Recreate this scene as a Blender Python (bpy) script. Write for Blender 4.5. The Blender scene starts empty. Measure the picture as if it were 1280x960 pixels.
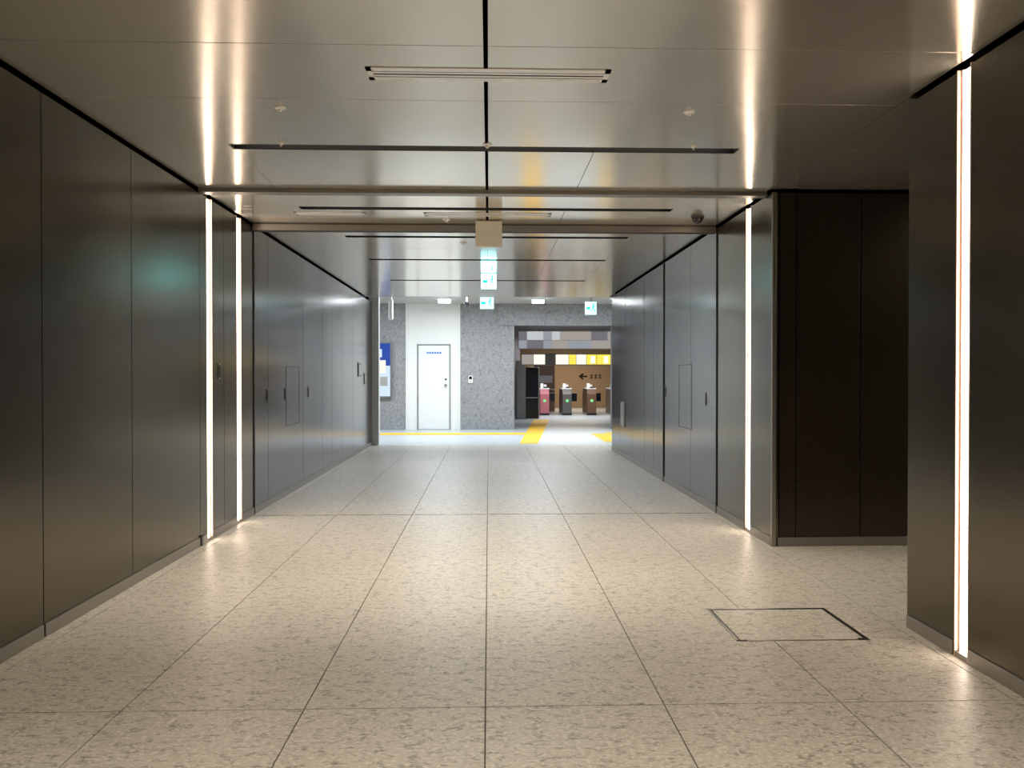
import bpy, math, random
from mathutils import Vector

# ------------------------------------------------------------ materials
def nodes_of(name):
    m = bpy.data.materials.new(name); m.use_nodes = True
    nt = m.node_tree
    return m, nt, nt.nodes['Principled BSDF']

def simple(name, col, rough=0.5, metal=0.0, bscale=60, spec=0.5):
    m, nt, p = nodes_of(name)
    tc = nt.nodes.new('ShaderNodeTexCoord')
    nz = nt.nodes.new('ShaderNodeTexNoise'); nz.inputs['Scale'].default_value = bscale
    nt.links.new(tc.outputs['Object'], nz.inputs['Vector'])
    mx = nt.nodes.new('ShaderNodeMix'); mx.data_type = 'RGBA'
    mx.inputs[6].default_value = (*[c*0.95 for c in col], 1)
    mx.inputs[7].default_value = (*[min(1, c*1.05) for c in col], 1)
    nt.links.new(nz.outputs['Fac'], mx.inputs[0])
    nt.links.new(mx.outputs[2], p.inputs['Base Color'])
    p.inputs['Roughness'].default_value = rough
    p.inputs['Metallic'].default_value = metal
    p.inputs['Specular IOR Level'].default_value = spec
    return m

def metal_panel(name, c1, c2, rough, stretch=(1, 1, 1), bumpd=0.0006, nscale=90, metal=1.0, wav=0.0):
    m, nt, p = nodes_of(name)
    tc = nt.nodes.new('ShaderNodeTexCoord')
    mp = nt.nodes.new('ShaderNodeMapping'); mp.inputs['Scale'].default_value = stretch
    nz = nt.nodes.new('ShaderNodeTexNoise'); nz.inputs['Scale'].default_value = nscale
    nz.inputs['Detail'].default_value = 3
    nt.links.new(tc.outputs['Object'], mp.inputs['Vector'])
    nt.links.new(mp.outputs['Vector'], nz.inputs['Vector'])
    mx = nt.nodes.new('ShaderNodeMix'); mx.data_type = 'RGBA'
    mx.inputs[6].default_value = (*c1, 1); mx.inputs[7].default_value = (*c2, 1)
    nt.links.new(nz.outputs['Fac'], mx.inputs[0])
    nt.links.new(mx.outputs[2], p.inputs['Base Color'])
    p.inputs['Metallic'].default_value = metal
    r = nt.nodes.new('ShaderNodeMapRange')
    r.inputs[3].default_value = rough*0.88; r.inputs[4].default_value = rough*1.12
    nt.links.new(nz.outputs['Fac'], r.inputs[0]); nt.links.new(r.outputs[0], p.inputs['Roughness'])
    b = nt.nodes.new('ShaderNodeBump'); b.inputs['Strength'].default_value = 0.25
    b.inputs['Distance'].default_value = bumpd
    nt.links.new(nz.outputs['Fac'], b.inputs['Height'])
    last = b
    if wav:
        n2 = nt.nodes.new('ShaderNodeTexNoise'); n2.inputs['Scale'].default_value = 0.9
        n2.inputs['Detail'].default_value = 0
        nt.links.new(tc.outputs['Object'], n2.inputs['Vector'])
        b2 = nt.nodes.new('ShaderNodeBump'); b2.inputs['Strength'].default_value = 0.5
        b2.inputs['Distance'].default_value = wav
        nt.links.new(n2.outputs['Fac'], b2.inputs['Height'])
        nt.links.new(b.outputs['Normal'], b2.inputs['Normal'])
        last = b2
    nt.links.new(last.outputs['Normal'], p.inputs['Normal'])
    return m

def stone(name, base, dark, light, scale=14, rough=0.5, stretch=(1, 1, 1), p0=0.36, p1=0.50, q0=0.50, q1=0.66):
    m, nt, p = nodes_of(name)
    L = nt.links.new
    tc = nt.nodes.new('ShaderNodeTexCoord')
    mp = nt.nodes.new('ShaderNodeMapping'); mp.inputs['Scale'].default_value = stretch
    L(tc.outputs['Object'], mp.inputs['Vector'])
    n1 = nt.nodes.new('ShaderNodeTexNoise'); n1.inputs['Scale'].default_value = scale
    n1.inputs['Detail'].default_value = 6; n1.inputs['Roughness'].default_value = 0.78
    n2 = nt.nodes.new('ShaderNodeTexNoise'); n2.inputs['Scale'].default_value = scale*3.2
    n2.inputs['Detail'].default_value = 4; n2.inputs['Roughness'].default_value = 0.7
    n3 = nt.nodes.new('ShaderNodeTexNoise'); n3.inputs['Scale'].default_value = 1.3
    for n in (n1, n2, n3): L(mp.outputs['Vector'], n.inputs['Vector'])
    r1 = nt.nodes.new('ShaderNodeValToRGB')
    e = r1.color_ramp.elements
    e[0].position = p0; e[0].color = (*dark, 1); e[1].position = p1; e[1].color = (*base, 1)
    L(n1.outputs['Fac'], r1.inputs[0])
    r2 = nt.nodes.new('ShaderNodeValToRGB')
    e = r2.color_ramp.elements
    e[0].position = q0; e[0].color = (0, 0, 0, 1); e[1].position = q1; e[1].color = (1, 1, 1, 1)
    L(n2.outputs['Fac'], r2.inputs[0])
    mx = nt.nodes.new('ShaderNodeMix'); mx.data_type = 'RGBA'
    L(r2.outputs[0], mx.inputs[0]); L(r1.outputs[0], mx.inputs[6]); mx.inputs[7].default_value = (*light, 1)
    m2 = nt.nodes.new('ShaderNodeMix'); m2.data_type = 'RGBA'; m2.blend_type = 'MULTIPLY'
    m2.inputs[0].default_value = 0.15
    L(mx.outputs[2], m2.inputs[6]); L(n3.outputs['Fac'], m2.inputs[7])
    L(m2.outputs[2], p.inputs['Base Color'])
    p.inputs['Roughness'].default_value = rough
    b = nt.nodes.new('ShaderNodeBump'); b.inputs['Strength'].default_value = 0.2
    b.inputs['Distance'].default_value = 0.003
    L(n2.outputs['Fac'], b.inputs['Height']); L(b.outputs['Normal'], p.inputs['Normal'])
    return m

def emis(name, col, s):
    m = bpy.data.materials.new(name); m.use_nodes = True
    nt = m.node_tree; nt.nodes.clear()
    e = nt.nodes.new('ShaderNodeEmission'); e.inputs[0].default_value = (*col, 1); e.inputs[1].default_value = s
    o = nt.nodes.new('ShaderNodeOutputMaterial'); nt.links.new(e.outputs[0], o.inputs[0])
    return m

WALL = metal_panel('bronze_panel', (0.135, 0.118, 0.090), (0.168, 0.147, 0.113), 0.20, (1, 1, 1), 0.0005, 160, metal=0.90, wav=0.014)
WALLF = metal_panel('bronze_panel_cool_reflection', (0.130, 0.123, 0.124), (0.162, 0.155, 0.156), 0.18, (1, 1, 1), 0.0005, 160, metal=0.92, wav=0.014)  # same bronze, tinted cooler to paint in the hall's bluish reflection
WALLD = metal_panel('dark_bronze_panel', (0.046, 0.033, 0.025), (0.058, 0.042, 0.032), 0.28, (1, 1, 1), 0.0005, 160, metal=0.5)
CEIL = metal_panel('champagne_ceiling', (0.77, 0.73, 0.645), (0.82, 0.775, 0.685), 0.17, (1, 1, 1), 0.0003, 120, metal=0.76, wav=0.014)
BLACK = simple('black_void', (0.002, 0.002, 0.002), 1.0, spec=0.0)
TRIM = simple('brushed_trim', (0.34, 0.32, 0.29), 0.4, 0.8)
STEEL = simple('steel', (0.45, 0.44, 0.42), 0.3, 1.0)
DTRIM = simple('dark_trim', (0.035, 0.032, 0.028), 0.5, 0.5)
FRAME = simple('frame_line', (0.07, 0.068, 0.066), 0.5, 0.6)
REVEAL = simple('strip_reveal_pink_spill', (0.85, 0.60, 0.48), 0.5, 0.0)  # pink tint paints the strip's warm light spill onto its edges
FLOOR = stone('floor_stone', (0.53, 0.495, 0.43), (0.26, 0.235, 0.195), (0.68, 0.645, 0.57), 17, 0.40, (0.75, 1.2, 1), 0.40, 0.50, 0.49, 0.60)
GROUT = simple('grout', (0.15, 0.13, 0.105), 0.8)
FLOORH = stone('hall_floor_stone', (0.54, 0.575, 0.59), (0.42, 0.45, 0.47), (0.66, 0.70, 0.72), 12, 0.35)
GRAN = stone('granite', (0.30, 0.305, 0.315), (0.17, 0.173, 0.18), (0.42, 0.425, 0.435), 11, 0.6, (1, 1, 0.6))
WHITE = simple('white_paint', (0.80, 0.81, 0.79), 0.5)
DIFW = simple('diffuser_white', (0.92, 0.90, 0.88), 0.35, 0.3)
OFFW = simple('offwhite_plastic', (0.80, 0.76, 0.64), 0.5)
HCEIL = simple('hall_ceiling_white', (0.50, 0.52, 0.53), 0.6)
BLK = simple('black_gloss', (0.012, 0.012, 0.014), 0.15)
YEL = simple('tactile_yellow', (0.95, 0.52, 0.03), 0.6)
LED = emis('led_diffuser', (1.0, 0.83, 0.68), 13)
LEDW = emis('led_cool', (0.9, 0.97, 1.0), 12)
GREEN = emis('exit_green', (0.02, 0.62, 0.50), 1.6)
GREENDIM = simple('exit_green_dim', (0.05, 0.45, 0.32), 0.4)
SIGNW = emis('exit_white', (0.32, 0.95, 1.0), 7.5)
SIGNW2 = emis('exit_white_far', (0.55, 0.95, 0.95), 1.8)
TAN = simple('tan_wall', (0.36, 0.24, 0.14), 0.6)
WOOD = simple('wood_brown', (0.14, 0.07, 0.035), 0.5)
BLUE = emis('poster_blue', (0.04, 0.09, 0.42), 1.0)
PWHITE = emis('poster_white', (0.70, 0.85, 1.0), 1.0)
PINKR = simple('gate_red', (0.45, 0.14, 0.16), 0.4)
DGREY = simple('gate_grey', (0.14, 0.13, 0.12), 0.4, 0.4)
SY = emis('sign_yellow', (1.0, 0.80, 0.10), 1.1)
SW = emis('sign_white', (1.0, 0.95, 0.82), 1.1)
SG = simple('sign_grey', (0.35, 0.34, 0.34), 0.5)
SBL = simple('blue_print', (0.03, 0.18, 0.6), 0.5)
LGRN = emis('gate_green_lamp', (0.3, 0.9, 0.35), 1.0)

# ------------------------------------------------------------ mesh builder
class MB:
    def __init__(s): s.v = []; s.f = []; s.mi = []; s.mats = []
    def _m(s, mat):
        if mat not in s.mats: s.mats.append(mat)
        return s.mats.index(mat)
    def hexa(s, pts, mat):
        n = len(s.v); s.v += [tuple(p) for p in pts]
        for f in [(0, 3, 2, 1), (4, 5, 6, 7), (0, 1, 5, 4), (1, 2, 6, 5), (2, 3, 7, 6), (3, 0, 4, 7)]:
            s.f.append(tuple(n+i for i in f)); s.mi.append(s._m(mat))
    def box(s, x0, x1, y0, y1, z0, z1, mat):
        s.hexa([(x0, y0, z0), (x1, y0, z0), (x1, y1, z0), (x0, y1, z0),
                (x0, y0, z1), (x1, y0, z1), (x1, y1, z1), (x0, y1, z1)], mat)
    def lathe(s, c, prof, mat, axis='z', seg=20):
        n = len(s.v); k = s._m(mat)
        for r, h in prof:
            for i in range(seg):
                a = 2*math.pi*i/seg; u, w = r*math.cos(a), r*math.sin(a)
                if axis == 'z': s.v.append((c[0]+u, c[1]+w, c[2]+h))
                elif axis == 'y': s.v.append((c[0]+u, c[1]+h, c[2]+w))
                else: s.v.append((c[0]+h, c[1]+u, c[2]+w))
        for j in range(len(prof)-1):
            for i in range(seg):
                a = n+j*seg+i; b = n+j*seg+(i+1) % seg
                s.f.append((a, b, b+seg, a+seg)); s.mi.append(k)
        s.f.append(tuple(n+i for i in range(seg))[::-1]); s.mi.append(k)
        s.f.append(tuple(n+(len(prof)-1)*seg+i for i in range(seg))); s.mi.append(k)
    def build(s, name, bevel=0.0, parent=None):
        me = bpy.data.meshes.new(name); me.from_pydata(s.v, [], s.f)
        for m in s.mats: me.materials.append(m)
        for p, i in zip(me.polygons, s.mi): p.material_index = i
        import bmesh
        bm = bmesh.new(); bm.from_mesh(me); bmesh.ops.recalc_face_normals(bm, faces=bm.faces)
        bm.to_mesh(me); bm.free(); me.update()
        o = bpy.data.objects.new(name, me); bpy.context.collection.objects.link(o)
        if bevel:
            b = o.modifiers.new('bevel', 'BEVEL'); b.width = bevel; b.segments = 2; b.limit_method = 'ANGLE'
        if parent: o.parent = parent
        return o

LX, RX = -2.47, 2.42
CZ = 3.05
G = 0.004
PT = 0.06   # panel thickness
YC = 6.504  # far side of the side passage
YN = 4.37   # near side of the side passage

# ------------------------------------------------------------ walls
def ywall(mb, x, side, ys, leds, mat, z0=0.08, z1=3.02):
    xa, xb = (x-PT, x) if side < 0 else (x, x+PT)
    for a, b in zip(ys[:-1], ys[1:]):
        if any(abs(a-l0) < 1e-6 and abs(b-l1) < 1e-6 for l0, l1 in leds): continue
        mb.box(xa, xb, a+G, b-G, z0, z1, mat(a) if callable(mat) else mat)

leftleds = [(6.815, 6.955), (7.62, 7.76)]
ysl = [-4, -2.0, 0.0, 2.1, 4.332, 5.40, 6.656, 6.815, 6.955, 7.252, 7.62, 7.76, 8.16, 8.69, 10.3, 11.49, 12.2, 13.0, 14.05, 15.2, 16.35]
w = MB()
w.box(LX-0.30, LX-PT-0.004, -4, 16.35, 0, 3.6, BLACK)
ywall(w, LX, -1, ysl, leftleds, lambda y: WALLF if y > 8.0 else WALL)
def frame(mb, x, side, y0, y1, z0, z1, t=0.006, d=0.002, mat=DTRIM):
    xa, xb = (x, x+d) if side < 0 else (x-d, x)
    mb.box(xa, xb, y0, y1, z0, z0+t, mat); mb.box(xa, xb, y0, y1, z1-t, z1, mat)
    mb.box(xa, xb, y0, y0+t*1.6, z0, z1, mat); mb.box(xa, xb, y1-t*1.6, y1, z0, z1, mat)
frame(w, LX, -1, 9.45, 10.1, 0.85, 1.58)
w.build('wall_left')

rightleds = [(3.80, 3.92), (7.04, 7.18)]
w = MB()
w.box(RX+PT+0.004, RX+0.3, -4, YN-PT, 0, 3.6, BLACK)
ywall(w, RX, 1, [-4, -2.2, -0.1, 1.9, 3.25, 3.80, 3.92, YN], rightleds, WALL)
w.box(RX+PT, 6.0, YN-PT, YN, 0.08, 3.02, WALLD)
w.box(RX+0.3, 6.0, YN-0.14, YN-PT, 0, 3.6, BLACK)
w.build('wall_right')
w = MB()
w.box(RX+PT+0.004, RX+0.3, YC+PT, 15.05, 0, 3.6, BLACK)
ywall(w, RX, 1, [YC, 7.04, 7.18, 8.09, 9.15, 10.56, 11.25, 11.9, 12.9, 14.1, 15.05], rightleds, lambda y: WALLF if y > 8.0 else WALL)
frame(w, RX, 1, 9.10, 9.72, 0.82, 1.60)
frame(w, RX, 1, 11.95, 13.6, 2.35, 3.0)
w.build('wall_right.001')
w = MB()
xs = [RX+PT+0.004, 2.63, 3.19, 4.2, 5.2, 6.0]
for a, b in zip(xs[:-1], xs[1:]):
    w.box(a+G, b-G, YC, YC+PT, 0.08, 3.02, WALLD)
w.box(RX+0.3, 6.0, YC+PT+0.004, YC+0.3, 0, 3.6, BLACK)
w.build('wall_side_passage')
w = MB(); w.box(6.0, 6.2, YN-0.14, YC+0.3, 0, 3.6, WALLD); w.build('wall_side_passage_end')
w = MB(); w.box(LX-0.3, RX+0.3, -4.2, -4.0, 0, 3.6, WALL); w.build('wall_back')
w = MB(); w.box(RX-0.006, RX+0.03, YC-0.025, YC+0.005, 0.0, 3.02, TRIM); w.build('trim_1', 0.002)

def bb(name, segs):
    m = MB()
    for s in segs: m.box(*s, 0.0, 0.076, TRIM)
    m.build(name, 0.002)
bb('baseboard_left', [(LX-0.05, LX+0.006, a+0.003, b-0.003) for a, b in [(-4, 0), (0, 4.33), (4.34, 6.64), (6.68, 6.81), (6.96, 7.615), (7.765, 8.15), (8.18, 11.49), (11.49, 16.35)]])
bb('baseboard_right', [(RX-0.006, RX+0.05, a+0.003, b-0.003) for a, b in [(-4, 0), (0, 3.795), (3.925, YN), (YC+0.01, 7.035), (7.185, 8.08), (8.11, 11.3), (11.3, 15.05)]])
bb('baseboard_side_passage', [(RX+0.05, 6.0, YC-0.02, YC+0.03)])
m = MB()
m.box(LX-0.01, LX+0.012, 6.642, 6.678, 0, 0.09, DTRIM)
m.box(LX-0.01, LX+0.010, 8.15, 8.17, 0, 3.02, FRAME)
m.build('trim_2')
m = MB(); m.box(RX-0.010, RX+0.01, 8.08, 8.10, 0, 3.02, FRAME); m.build('trim_3')
m = MB(); m.box(RX-0.012, RX+0.01, 10.545, 10.58, 0, 3.02, DTRIM); m.build('trim_4')

def led(name, x, side, y0, y1):
    m = MB()
    s = -1 if side < 0 else 1
    def bx(d0, d1, a, b, z0, z1, mat):
        xa, xb = sorted((x+s*d0, x+s*d1)); m.box(xa, xb, a, b, z0, z1, mat)
    bx(0.020, 0.05, y0+0.022, y1-0.022, 0.03, 3.02, LED)
    bx(0.0, 0.05, y0+0.001, y0+0.008, 0.0, 3.03, REVEAL)
    bx(0.0, 0.05, y1-0.008, y1-0.001, 0.0, 3.03, REVEAL)
    bx(0.019, 0.05, y0+0.008, y0+0.022, 0.0, 3.03, REVEAL)
    bx(0.019, 0.05, y1-0.022, y1-0.008, 0.0, 3.03, REVEAL)
    bx(0.0, 0.05, y0+0.008, y1-0.008, 0.0, 0.028, TRIM)
    m.build(name)
led('recessed_light_strip', LX, -1, *leftleds[0])
led('recessed_light_strip.001', LX, -1, *leftleds[1])
led('recessed_light_strip.002', RX, 1, *rightleds[0])
led('recessed_light_strip.003', RX, 1, *rightleds[1])

# ------------------------------------------------------------ floor
m = MB()
m.box(LX-0.3, 6.2, -4.2, 16.26, -0.15, -0.012, GROUT)
xl = [LX-0.04] + [-0.015+0.79*k for k in range(-3, 8)] + [6.2]
yl = [-4.2, -1.37, 3.366, 8.10, 13.2, 16.26]
for j, (a, b) in enumerate(zip(yl[:-1], yl[1:])):
    for c, d in zip(xl[:-1], xl[1:]):
        if a > 8 and c > 2.6: continue
        g = 0.003
        m.box(c+g, d-g, a+(0.003 if j != 3 else 0.010), b-(0.003 if j != 2 else 0.010), -0.03, 0.0, FLOOR)
m.build('floor')
m = MB()
x0, x1, y0, y1 = 1.36, 2.10, 4.16, 4.745
for (a, b, c, d) in [(x0, x1, y0, y0+0.008), (x0, x1, y1-0.014, y1), (x0, x0+0.016, y0, y1), (x1-0.016, x1, y0, y1)]:
    m.box(a, b, c, d, -0.005, 0.002, STEEL)
for (a, b, c, d) in [(x0+0.016, x1-0.016, y0+0.008, y0+0.013), (x0+0.016, x1-0.016, y1-0.022, y1-0.014), (x0+0.016, x0+0.024, y0, y1-0.014), (x1-0.024, x1-0.016, y0, y1-0.014)]:
    m.box(a, b, c, d, -0.005, 0.0012, DTRIM)
m.box(x1-0.06, x1-0.0, y0, y0+0.03, -0.005, 0.0022, DTRIM)
m.box(x0+0.0, x0+0.06, y0, y0+0.02, -0.005, 0.0022, DTRIM)
m.box(x0+0.028, x1-0.028, y0+0.014, y1-0.026, -0.005, 0.001, FLOOR)
m.build('floor_access_hatch')
m = MB(); 
for k in range(-3, 3):
    c = -0.015+0.79*k
    for a, b in [(max(c+0.02, LX+0.02), min(c+0.35, RX-0.02)), (c+0.44, min(c+0.77, RX-0.02))]:
        if b > a: m.box(a, b, 8.092, 8.104, -0.01, 0.0015, FRAME)
m.build('trim_5')

# ------------------------------------------------------------ ceiling
m = MB()
ZT = CZ+0.02
m.box(LX-0.3, 6.2, -4.2, 15.4, CZ+0.20, CZ+0.3, BLACK)
slots = [(-1.3, -1.18), (1.55, 1.67), (5.36, 5.48), (7.30, 7.42), (8.78, 8.90), (10.5, 10.62), (12.75, 12.87)]
rows = [-4.2, -3, -1.3, -1.18, 0.2, 1.55, 1.67, 2.3, 3.0, 3.74, 4.48, 5.36, 5.48, 6.60, 7.30, 7.42, 8.10, 8.78, 8.90, 9.7, 10.5, 10.62, 11.7, 12.75, 12.87, 14.0, 15.4]
cg = 0.011
for a, b in zip(rows[:-1], rows[1:]):
    if (a, b) in slots:
        sx = 1.775 if a < 8 else 1.62
        m.box(LX+0.012, -0.015-sx, a, b, CZ, ZT, CEIL)
        m.box(-0.015+sx, RX-0.012, a, b, CZ, ZT, CEIL)
        m.box(-0.015-sx, -0.015+sx, a-0.002, a+0.004, CZ+0.0005, CZ+0.2, BLACK)  # black liners added to block lamp leak and keep the slot dark
        m.box(-0.015-sx, -0.015+sx, b-0.004, b+0.002, CZ+0.0005, CZ+0.2, BLACK)
        m.box(-0.015-sx-0.002, -0.015-sx+0.004, a, b, CZ+0.0005, CZ+0.2, BLACK)
        m.box(-0.015+sx-0.004, -0.015+sx+0.002, a, b, CZ+0.0005, CZ+0.2, BLACK)
        continue
    xs = [LX+0.012, -0.015, RX-0.012]
    if a == 5.48 or a == 7.42: xs = [LX+0.012, -1.79, -0.015, 0.75 if a < 6 else -0.0151+0.75, RX-0.012]
    if a >= 8.7: xs = [LX+0.012, -1.635, -0.015, 0.8, 1.6, RX-0.012]
    for c, d in zip(xs[:-1], xs[1:]):
        gl = cg if (abs(c+0.015) < 1e-3 and b < 8.2) else 0.002
        gr = cg if (abs(d+0.015) < 1e-3 and b < 8.2) else 0.002
        m.box(c+gl, d-gr, a+0.0025, b-0.0025, CZ, ZT, CEIL)
for a, b in [(YN, 5.36), (5.36, YC)]:
    for c, d in [(RX+0.005, 3.6), (3.6, 4.8), (4.8, 6.0)]:
        m.box(c, d-0.005, a+0.003, b-0.003, CZ, ZT, CEIL)
m.build('ceiling', 0.0008)
m = MB(); m.box(LX+0.01, RX-0.01, 6.60, 6.70, CZ-0.035, CZ, TRIM); m.build('trim_6', 0.003)
m = MB()
m.box(LX+0.015, RX-0.015, 8.10, 8.16, CZ-0.08, CZ-0.001, FRAME)
m.box(LX+0.015, RX-0.015, 8.085, 8.10, CZ-0.075, CZ-0.012, TRIM)
m.box(LX+0.015, RX-0.015, 8.16, 8.26, CZ-0.05, CZ-0.001, TRIM)
m.build('fire_shutter_housing', 0.002)

def diffuser(name, cx, cy, w, d, mat=DIFW):
    m = MB(); z0 = CZ-0.004; t = d*0.27
    m.box(cx-w/2, cx+w/2, cy-d/2, cy-d/2+t, z0, CZ-0.001, mat)
    m.box(cx-w/2, cx+w/2, cy+d/2-t, cy+d/2, z0, CZ-0.001, mat)
    m.box(cx-w/2, cx-w/2+0.03, cy-d/2, cy+d/2, z0, CZ-0.001, mat)
    m.box(cx+w/2-0.03, cx+w/2, cy-d/2, cy+d/2, z0, CZ-0.001, mat)
    m.box(cx-w/2+0.03, cx+w/2-0.03, cy-d/2+t, cy+d/2-t, CZ-0.002, CZ-0.001, FRAME)
    n = 2
    for i in range(n):
        y = cy-d/2+t+(d-2*t)*(i+0.5)/n
        m.box(cx-w/2+0.03, cx+w/2-0.03, y-0.010, y+0.010, z0+0.0005, CZ-0.002, mat)
    m.build(name)
diffuser('air_diffuser', 0.0, 4.09, 1.28, 0.17)
diffuser('air_diffuser.001', -0.01, 7.60, 1.25, 0.15)
diffuser('air_diffuser.002', -1.55, 7.60, 0.7, 0.12)

def detector(name, x, y, r=0.045, z=CZ):
    m = MB()
    m.lathe((x, y, z-0.0005), [(r, 0), (r, -0.005), (r*0.8, -0.010), (r*0.35, -0.012), (r*0.33, -0.022), (r*0.2, -0.026)], DIFW)
    m.build(name)
detector('smoke_detector', -1.24, 4.62, 0.034)
detector('smoke_detector.001', 1.21, 4.62, 0.034)
detector('smoke_detector.002', -0.01, 5.31, 0.032)
detector('smoke_detector.003', -1.42, 5.32, 0.018)
detector('smoke_detector.004', 1.42, 5.31, 0.018)
detector('smoke_detector.005', -0.43, 7.85, 0.04)
detector('smoke_detector.006', -0.30, 9.2, 0.04)
m = MB()
x, y = 2.08, 7.62
m.lathe((x, y, CZ-0.0005), [(0.065, 0), (0.065, -0.015), (0.058, -0.022)], FRAME, seg=24)
m.lathe((x, y, CZ-0.022), [(0.053*math.cos(a*math.pi/14), -0.053*math.sin(a*math.pi/14)) for a in range(0, 7)], BLK, seg=24)
m.build('dome_security_camera')

m = MB()
m.box(-0.135, 0.135, 7.86, 7.93, CZ-0.27, CZ-0.012, OFFW)
m.box(-0.10, 0.10, 7.87, 7.92, CZ-0.012, CZ-0.001, TRIM)
m.box(-0.12, 0.12, 7.93, 7.934, CZ-0.255, CZ-0.03, GREENDIM)
m.build('exit_sign', 0.004)
def exitsign(name, cx, cy, w, h, zt, ceilz, SWM=SIGNW2):
    m = MB()
    m.box(cx-w/2, cx+w/2, cy, cy+0.05, zt-h, zt, WHITE)
    m.box(cx-w/2+0.01, cx+w/2-0.01, cy-0.004, cy, zt-h+0.01, zt-0.01, SWM)
    m.box(cx-w/2+0.03, cx-w*0.08, cy-0.007, cy-0.004, zt-h*0.60, zt-h*0.42, GREEN)
    u = h/10; px = cx+w*0.22; pz = zt-h/2
    m.lathe((px, cy-0.004, pz+2.8*u), [(0.7*u, 0), (0.7*u, -0.003)], GREEN, 'y', 10)
    for (ax, az, bx_, bz, t) in [(0, 2, -0.4, -0.3, 0.9), (-0.3, -0.2, 1.0, -1.3, 0.5), (1.0, -1.3, 0.6, -3.0, 0.5), (-0.4, -0.3, -1.6, -2.4, 0.5), (0, 1.7, 1.4, 0.6, 0.4), (0, 1.7, -1.4, 0.5, 0.4)]:
        d = Vector((bx_-ax, 0, bz-az)); n = Vector((-d.z, 0, d.x)).normalized()*t*u/2
        A = Vector((px+ax*u, 0, pz+az*u)); B = Vector((px+bx_*u, 0, pz+bz*u))
        q = [A+n, B+n, B-n, A-n]
        m.hexa([(p.x, cy-0.007, p.z) for p in q]+[(p.x, cy-0.004, p.z) for p in q], GREEN)
    if ceilz > zt+0.001: m.box(cx-0.015, cx+0.015, cy+0.01, cy+0.04, zt, ceilz, STEEL)
    m.build(name)
exitsign('exit_sign.001', 0.0, 11.9, 0.25, 0.25, CZ-0.001, CZ-0.001, SIGNW)
exitsign('exit_sign.002', -0.04, 17.0, 0.32, 0.28, 3.22, 3.45)
exitsign('exit_sign.003', 2.40, 18.0, 0.27, 0.32, 3.22, 3.45)

def pull(name, x, side, y, z, w=0.02, h=0.15):
    m = MB(); s = 1 if side < 0 else -1
    xa, xb = sorted((x+s*0.0005, x+s*0.006)); m.box(xa, xb, y-w, y+w, z-h/2, z+h/2, STEEL)
    xa, xb = sorted((x+s*0.006, x+s*0.010)); m.box(xa, xb, y-w*0.5, y+w*0.5, z-h*0.4, z+h*0.4, BLK)
    m.build(name, 0.001)
pull('door_pull', LX, -1, 8.64, 1.24)
pull('door_pull.001', LX, -1, 10.6, 1.24)
pull('door_pull.002', LX, -1, 7.12, 1.50, 0.03, 0.14)
pull('door_pull.003', RX, 1, 10.45, 1.24)
pull('door_pull.004', RX, 1, 8.50, 1.20)
pull('door_pull.005', LX, -1, 9.40, 1.24)
def plate(name, x, side, y0, y1, z0, z1, mat):
    m = MB(); s = 1 if side < 0 else -1
    xa, xb = sorted((x+s*0.0005, x+s*0.012)); m.box(xa, xb, y0, y1, z0, z1, mat)
    xa, xb = sorted((x+s*0.012, x+s*0.016)); m.box(xa, xb, y0+0.04, y1-0.04, z0+0.04, z1-0.04, STEEL)
    m.build(name, 0.002)
plate('wall_control_plate', LX, -1, 14.6, 15.0, 1.45, 1.72, TRIM)
plate('wall_control_plate.001', RX, 1, 13.6, 14.0, 0.55, 1.0, TRIM)
plate('wall_control_plate.002', LX, -1, 15.3, 15.5, 1.30, 1.52, TRIM)

# ------------------------------------------------------------ hall
HZ = 3.45; HY = 21.1
m = MB()
m.box(-7, 9, 16.26, 22, -0.15, -0.001, FLOORH)
m.box(RX+0.3, 9, 15.1, 16.26, -0.15, -0.001, FLOORH)
m.box(-1, 9, 22, 37, -0.15, -0.001, FLOORH)
m.build('floor_hall')
m = MB()
m.box(-7, 9, 15.4, 22, HZ, HZ+0.1, HCEIL)
m.box(-7, 9, 15.4, 15.5, CZ, HZ, HCEIL)
for k in range(-6, 8):
    m.box(k*1.0+0.35, k*1.0+0.36, 15.5, 21.1, HZ-0.004, HZ, SG)
m.build('ceiling_hall')
m = MB()
m.box(-7, -2.26, HY, HY+0.3, 0, HZ, GRAN)
m.box(-0.79, 0.70, HY, HY+0.3, 0, HZ, GRAN)
m.box(0.70, 9, HY, HY+0.3, 2.86, HZ, GRAN)
m.box(0.25, 9, HY-0.06, HY, 2.86, HZ, GRAN)
m.box(3.4, 9, HY, HY+0.3, 0, 2.86, GRAN)
for z in (0.9, 1.8, 2.7):
    m.box(-7, -2.26, HY-0.002, HY, z, z+0.008, SG); m.box(-0.79, 0.70, HY-0.002, HY, z, z+0.008, SG)
for x in (-0.04,): m.box(x, x+0.008, HY-0.002, HY, 0, HZ, SG)
m.build('wall_hall')
m = MB()
m.box(-2.26, -1.965, HY+0.02, HY+0.3, 0, HZ, WHITE)
m.box(-1.045, -0.79, HY+0.02, HY+0.3, 0, HZ, WHITE)
m.box(-1.965, -1.045, HY+0.02, HY+0.3, 2.345, HZ, WHITE)
m.box(-2.27, -2.23, HY-0.02, HY+0.02, 0, HZ, WHITE); m.box(-0.82, -0.78, HY-0.02, HY+0.02, 0, HZ, WHITE)
m.build('wall_door_surround')
m = MB()
m.box(-1.96, -1.94, HY-0.0, HY+0.1, 0, 2.34, SG); m.box(-1.07, -1.05, HY-0.0, HY+0.1, 0, 2.34, SG)
m.box(-1.96, -1.05, HY-0.0, HY+0.1, 2.32, 2.34, SG)
m.box(-1.93, -1.08, HY+0.03, HY+0.07, 0.01, 2.31, WHITE)
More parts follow.
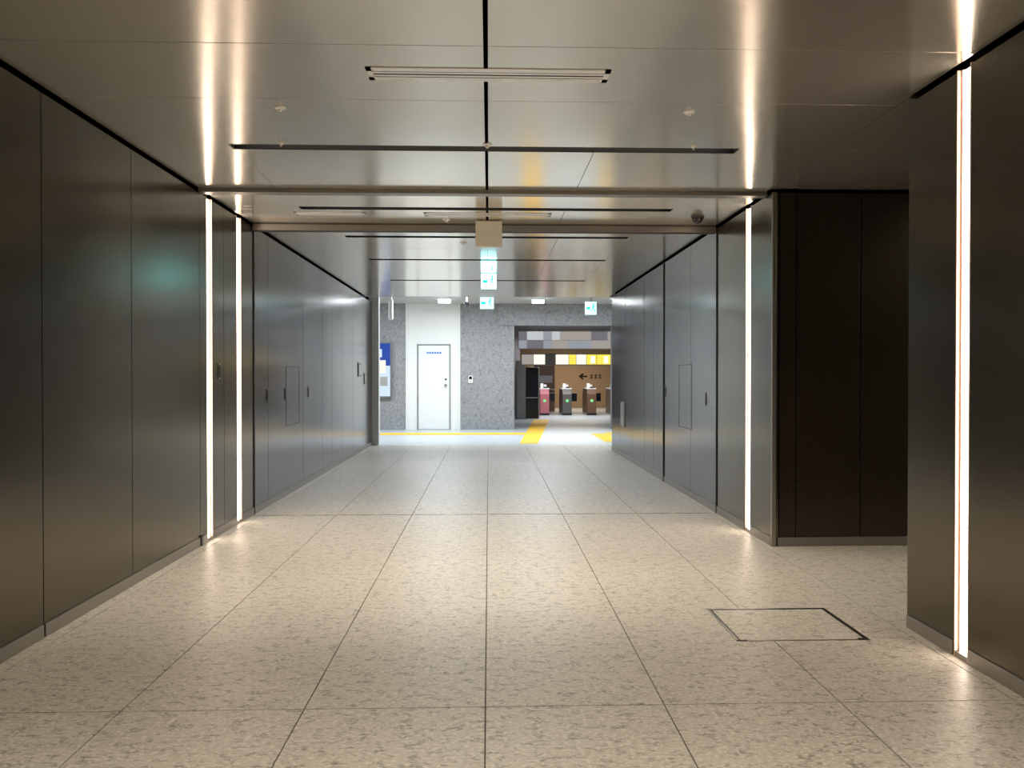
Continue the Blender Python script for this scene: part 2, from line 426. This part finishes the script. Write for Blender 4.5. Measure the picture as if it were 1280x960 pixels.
for k in range(6):
    m.box(-1.70+0.07*k, -1.65+0.07*k, HY+0.025, HY+0.03, 2.08, 2.13, SBL)
m.lathe((-1.18, HY+0.03, 1.22), [(0.03, 0), (0.03, -0.02), (0.015, -0.02), (0.015, -0.05), (0.035, -0.055), (0.035, -0.08)], STEEL, 'y')
m.lathe((-1.18, HY+0.03, 1.38), [(0.025, 0), (0.025, -0.015)], BLK, 'y')
m.build('door_1', 0.003)
m = MB()
m.box(-0.56, -0.44, HY-0.03, HY-0.002, 1.28, 1.48, WHITE); m.box(-0.54, -0.46, HY-0.034, HY-0.03, 1.38, 1.46, BLK)
m.lathe((-0.5, HY-0.03, 1.33), [(0.02, 0), (0.02, -0.008)], SG, 'y', 12)
m.build('intercom', 0.002)
m = MB()
YP = HY-0.008
m.box(-3.10, -2.64, YP-0.10, YP, 0.88, 2.40, STEEL)
m.box(-3.06, -2.68, YP-0.105, YP-0.10, 1.75, 2.36, BLUE)
m.box(-3.06, -2.68, YP-0.105, YP-0.10, 0.92, 1.75, PWHITE)
m.box(-2.98, -2.80, YP-0.108, YP-0.105, 1.55, 1.9, SW); m.box(-2.95, -2.75, YP-0.108, YP-0.105, 1.2, 1.45, SG)
m.box(-3.0, -2.9, YP-0.108, YP-0.105, 1.98, 2.2, PWHITE)
m.build('illuminated_poster', 0.003)
m = MB(); m.box(-2.60, -2.33, 16.36, 16.55, 0, HZ, WHITE); m.build('column', 0.004)
m = MB(); m.box(-7, -2.61, 16.36, 16.55, 0, HZ, GRAN); m.build('wall_hall_front')
m = MB(); m.box(RX+0.31, 9, 15.0, 15.3, 0, HZ, GRAN); m.build('wall_hall_front.001')
m = MB(); m.box(-7.2, -7, 16.26, 21.4, 0, HZ, GRAN); m.build('wall_hall_left')
m = MB(); m.box(9, 9.2, 15.0, 37, 0, HZ, GRAN); m.build('wall_hall_right')
m = MB()
m.lathe((-2.28, 18.0, HZ), [(0.03, 0), (0.03, -0.2), (0.055, -0.22), (0.06, -0.60), (0.05, -0.66), (0.02, -0.68)], WHITE)
m.build('hanging_speaker')
m = MB()
m.lathe((-0.53, 18.6, HZ), [(0.05, 0), (0.05, -0.03), (0.015, -0.04), (0.015, -0.2)], WHITE)
m.lathe((-0.53, 18.45, HZ-0.25), [(0.05, 0), (0.055, 0.02), (0.055, 0.28), (0.03, 0.3)], BLK, 'y')
m.build('bullet_security_camera')
def tube(name, x, y, w=0.34):
    m = MB()
    m.box(x-w/2, x+w/2, y-0.09, y+0.09, HZ-0.04, HZ, WHITE)
    m.box(x-w/2+0.02, x+w/2-0.02, y-0.07, y+0.07, HZ-0.12, HZ-0.04, LEDW)
    m.build(name, 0.004)
i = 0
for x in (-5.2, -3.2, -1.13, 1.26, 3.4, 5.6):
    tube('ceiling_lamp' + ('' if i == 0 else '.%03d' % i), x, 19.6); i += 1

def quad(m, pts, mat, z1=0.004):
    m.hexa([(p[0], p[1], -0.001) for p in pts]+[(p[0], p[1], z1) for p in pts], mat)
m = MB()
quad(m, [(-7, 19.2), (0.90, 19.2), (0.95, 19.85), (-7, 19.85)], YEL)
quad(m, [(0.66, 16.6), (1.06, 16.6), (2.03, 25.8), (1.50, 25.8)], YEL)
quad(m, [(2.60, 17.0), (3.0, 17.0), (3.0, 19.5), (2.6, 19.5)], YEL)
quad(m, [(3.0, 19.2), (9, 19.2), (9, 19.85), (3.0, 19.85)], YEL)
for k in range(40):
    x = -3.2+0.1*k
    m.box(x, x+0.06, 19.28, 19.77, 0.004, 0.008, YEL)
m.build('tactile_paving')

# ------------------------------------------------------------ gate concourse
m = MB()
m.box(-1, 9, 36, 36.2, 0, 2.9, TAN)
m.box(-1.2, -1, 21.4, 36.2, 0, 2.9, SG)
m.box(-1, 1.12, 27.7, 27.9, 0, 2.9, SG)
m.build('wall_gate_hall')
m = MB(); m.box(-1, 9, 21.4, 36.2, 2.9, 3.0, simple('dark_ceiling', (0.10, 0.10, 0.11), 0.6)); m.build('ceiling_gate_hall')
m = MB()
ay = 35.99; az = 1.47
m.box(4.35, 4.62, ay-0.01, ay+0.01, az-0.03, az+0.03, BLK)
m.hexa([(4.22, ay-0.01, az), (4.40, ay-0.01, az-0.14), (4.46, ay-0.01, az-0.10), (4.32, ay-0.01, az), (4.22, ay+0.01, az), (4.40, ay+0.01, az-0.14), (4.46, ay+0.01, az-0.10), (4.32, ay+0.01, az)], BLK)
m.hexa([(4.22, ay-0.01, az), (4.32, ay-0.01, az), (4.46, ay-0.01, az+0.10), (4.40, ay-0.01, az+0.14), (4.22, ay+0.01, az), (4.32, ay+0.01, az), (4.46, ay+0.01, az+0.10), (4.40, ay+0.01, az+0.14)], BLK)
for k in range(3):
    x = 4.75+0.2*k
    m.box(x, x+0.14, ay-0.01, ay+0.01, az+0.04, az+0.07, BLK); m.box(x, x+0.14, ay-0.01, ay+0.01, az-0.08, az-0.05, BLK)
    m.box(x+0.055, x+0.085, ay-0.01, ay+0.01, az-0.08, az+0.09, BLK)
m.build('arrow_sign')
m = MB()
m.box(0.9, 4.2, 23.6, 23.8, 2.30, 2.86, SG)
random.seed(4)
def ecol(n, c, s=0.5): return emis(n, c, s)
cols = [ecol('sg1', (0.62, 0.66, 0.74)), ecol('sg2', (0.22, 0.2, 0.23)), ecol('sg3', (0.75, 0.68, 0.62)), ecol('sg4', (0.35, 0.33, 0.38)), ecol('sg5', (0.9, 0.95, 1.0), 0.6)]
x = 0.92
while x < 4.1:
    wd = random.choice([0.25, 0.35, 0.5])
    m.box(x, min(x+wd, 4.18), 23.58, 23.6, 2.58, 2.84, random.choice(cols[:1]+cols[2:]))
    m.box(x, min(x+wd, 4.18), 23.58, 23.6, 2.32, 2.57, random.choice(cols[:4])); x += wd+0.005
m.build('overhead_sign')
m = MB()
m.box(1.1, 4.5, 26.0, 26.12, 1.84, 2.25, SG)
for a, b, mt in [(1.12, 1.5, cols[2]), (1.52, 1.9, SW), (1.92, 2.25, SG), (2.27, 2.7, SW), (2.72, 2.95, SY), (2.97, 3.3, SW), (3.32, 3.65, SY), (3.67, 4.45, SY)]:
    m.box(a, b, 25.98, 26.0, 1.87, 2.20, mt)
m.box(3.45, 3.6, 25.97, 25.98, 1.9, 2.15, SW); m.box(3.9, 4.05, 25.97, 25.98, 1.9, 2.15, SW)
m.box(1.5, 1.53, 26.04, 26.07, 2.25, 2.9, STEEL); m.box(4.0, 4.03, 26.04, 26.07, 2.25, 2.9, STEEL)
m.build('overhead_sign.001')
m = MB()
m.box(0.98, 1.28, 26.6, 27.6, 0, 2.0, SG)
m.box(1.28, 1.72, 26.7, 27.6, 0, 1.78, BLK)
m.box(1.30, 1.70, 26.68, 26.7, 0.8, 1.5, simple('kiosk_screen', (0.03, 0.035, 0.05), 0.1))
m.box(1.30, 1.70, 26.66, 26.7, 0.70, 0.74, STEEL)
m.box(1.72, 1.76, 26.65, 27.6, 0, 1.78, STEEL)
m.build('ticket_machine', 0.005)
m = MB()
m.box(1.9, 2.75, 32.0, 32.4, 0, 2.4, WOOD); m.box(2.1, 2.65, 31.96, 32.0, 1.2, 1.5, SG); m.box(1.9, 2.75, 31.9, 32.0, 0.9, 0.95, STEEL)
m.build('service_counter', 0.005)

def gate(name, x, y, body, head):
    m = MB(); w = 0.17
    prof = [(-0.75, 0), (0.75, 0), (0.75, 0.80), (0.60, 0.98), (-0.60, 0.98), (-0.75, 0.80)]
    n = len(m.v)
    for s in (-w, w):
        for p in prof: m.v.append((x+s, y+p[0], p[1]))
    k = m._m(body); c = len(prof)
    for i in range(c):
        j = (i+1) % c; m.f.append((n+i, n+j, n+c+j, n+c+i)); m.mi.append(k)
    m.f.append(tuple(n+i for i in range(c))); m.mi.append(k)
    m.f.append(tuple(n+c+i for i in range(c))[::-1]); m.mi.append(k)
    m.box(x-w*1.15, x+w*1.15, y-0.55, y+0.55, 0.98, 1.02, head)
    m.lathe((x+0.05, y-0.45, 1.02), [(0.09, 0), (0.09, 0.02), (0.06, 0.05)], BLK)
    m.box(x-0.13, x-0.02, y-0.35, y-0.1, 1.02, 1.20, WHITE)
    m.box(x-0.12, x-0.03, y-0.36, y-0.35, 1.06, 1.17, SW)
    m.box(x+0.02, x+0.13, y+0.1, y+0.35, 1.02, 1.15, WHITE)
    m.box(x-0.05, x+0.05, y-0.76, y-0.75, 0.50, 0.60, LGRN)
    m.box(x+w, x+w+0.28, y-0.02, y+0.02, 0.50, 0.82, BLK)
    m.box(x-w-0.01, x+w+0.01, y-0.76, y+0.76, 0.0, 0.08, BLK)
    m.build(name, 0.01)
gate('ticket_gate', 2.10, 29.6, PINKR, WHITE)
gate('ticket_gate.001', 2.95, 29.6, DGREY, WHITE)
gate('ticket_gate.002', 3.88, 29.6, WOOD, WHITE)
gate('ticket_gate.003', 4.80, 29.6, DGREY, WHITE)

# ------------------------------------------------------------ lights
def area(name, x, y, z, sx, sy, e, col, rot=(0, 0, 0), spread=180):
    l = bpy.data.lights.new(name, 'AREA'); l.shape = 'RECTANGLE'; l.size = sx; l.size_y = sy
    l.energy = e; l.color = col; l.spread = math.radians(spread)
    o = bpy.data.objects.new(name, l); o.location = (x, y, z); o.rotation_euler = rot
    bpy.context.collection.objects.link(o)
warm = (1.0, 0.885, 0.735)
en = [150, 200, 125, 75, 45, 50, 50]
# linear lamps inside each recessed slot
for (a, b), e in zip(slots, en):
    wd = 3.4 if a < 8 else 3.1
    area('slot_lamp', -0.015, (a+b)/2+0.008, CZ+0.12, wd, 0.085, e, warm if a < 8.0 else (0.92, 0.95, 1.0))
cool = (0.84, 0.93, 1.0)
for x in (-5, -1.13, 1.26, 5):
    area('hall_lamp', x, 18.4, HZ-0.02, 1.2, 0.3, 130, cool)
area('passage_fill', 5.0, 5.45, CZ-0.01, 0.6, 0.6, 22, warm)  # unseen fill light added to brighten the side passage and its ceiling
area('gate_hall_lamp', 3.5, 33.5, 2.88, 3, 1, 120, (1, 0.85, 0.65))
area('gate_hall_lamp', 3.0, 27.5, 2.88, 3, 1, 150, (0.95, 0.97, 1.0))

w = bpy.data.worlds.new('world'); bpy.context.scene.world = w; w.use_nodes = True
w.node_tree.nodes['Background'].inputs[0].default_value = (0.5, 0.5, 0.55, 1)
w.node_tree.nodes['Background'].inputs[1].default_value = 0.05
bpy.context.scene.view_settings.view_transform = 'Standard'

cam = bpy.data.cameras.new('camera'); cam.sensor_width = 36; cam.lens = 36*961/1280
co = bpy.data.objects.new('camera', cam); bpy.context.collection.objects.link(co)
co.location = (0, 0, 1.45)
co.rotation_euler = (math.radians(90-0.54), 0, math.radians(-1.73))
cam.clip_start = 0.05
bpy.context.scene.camera = co
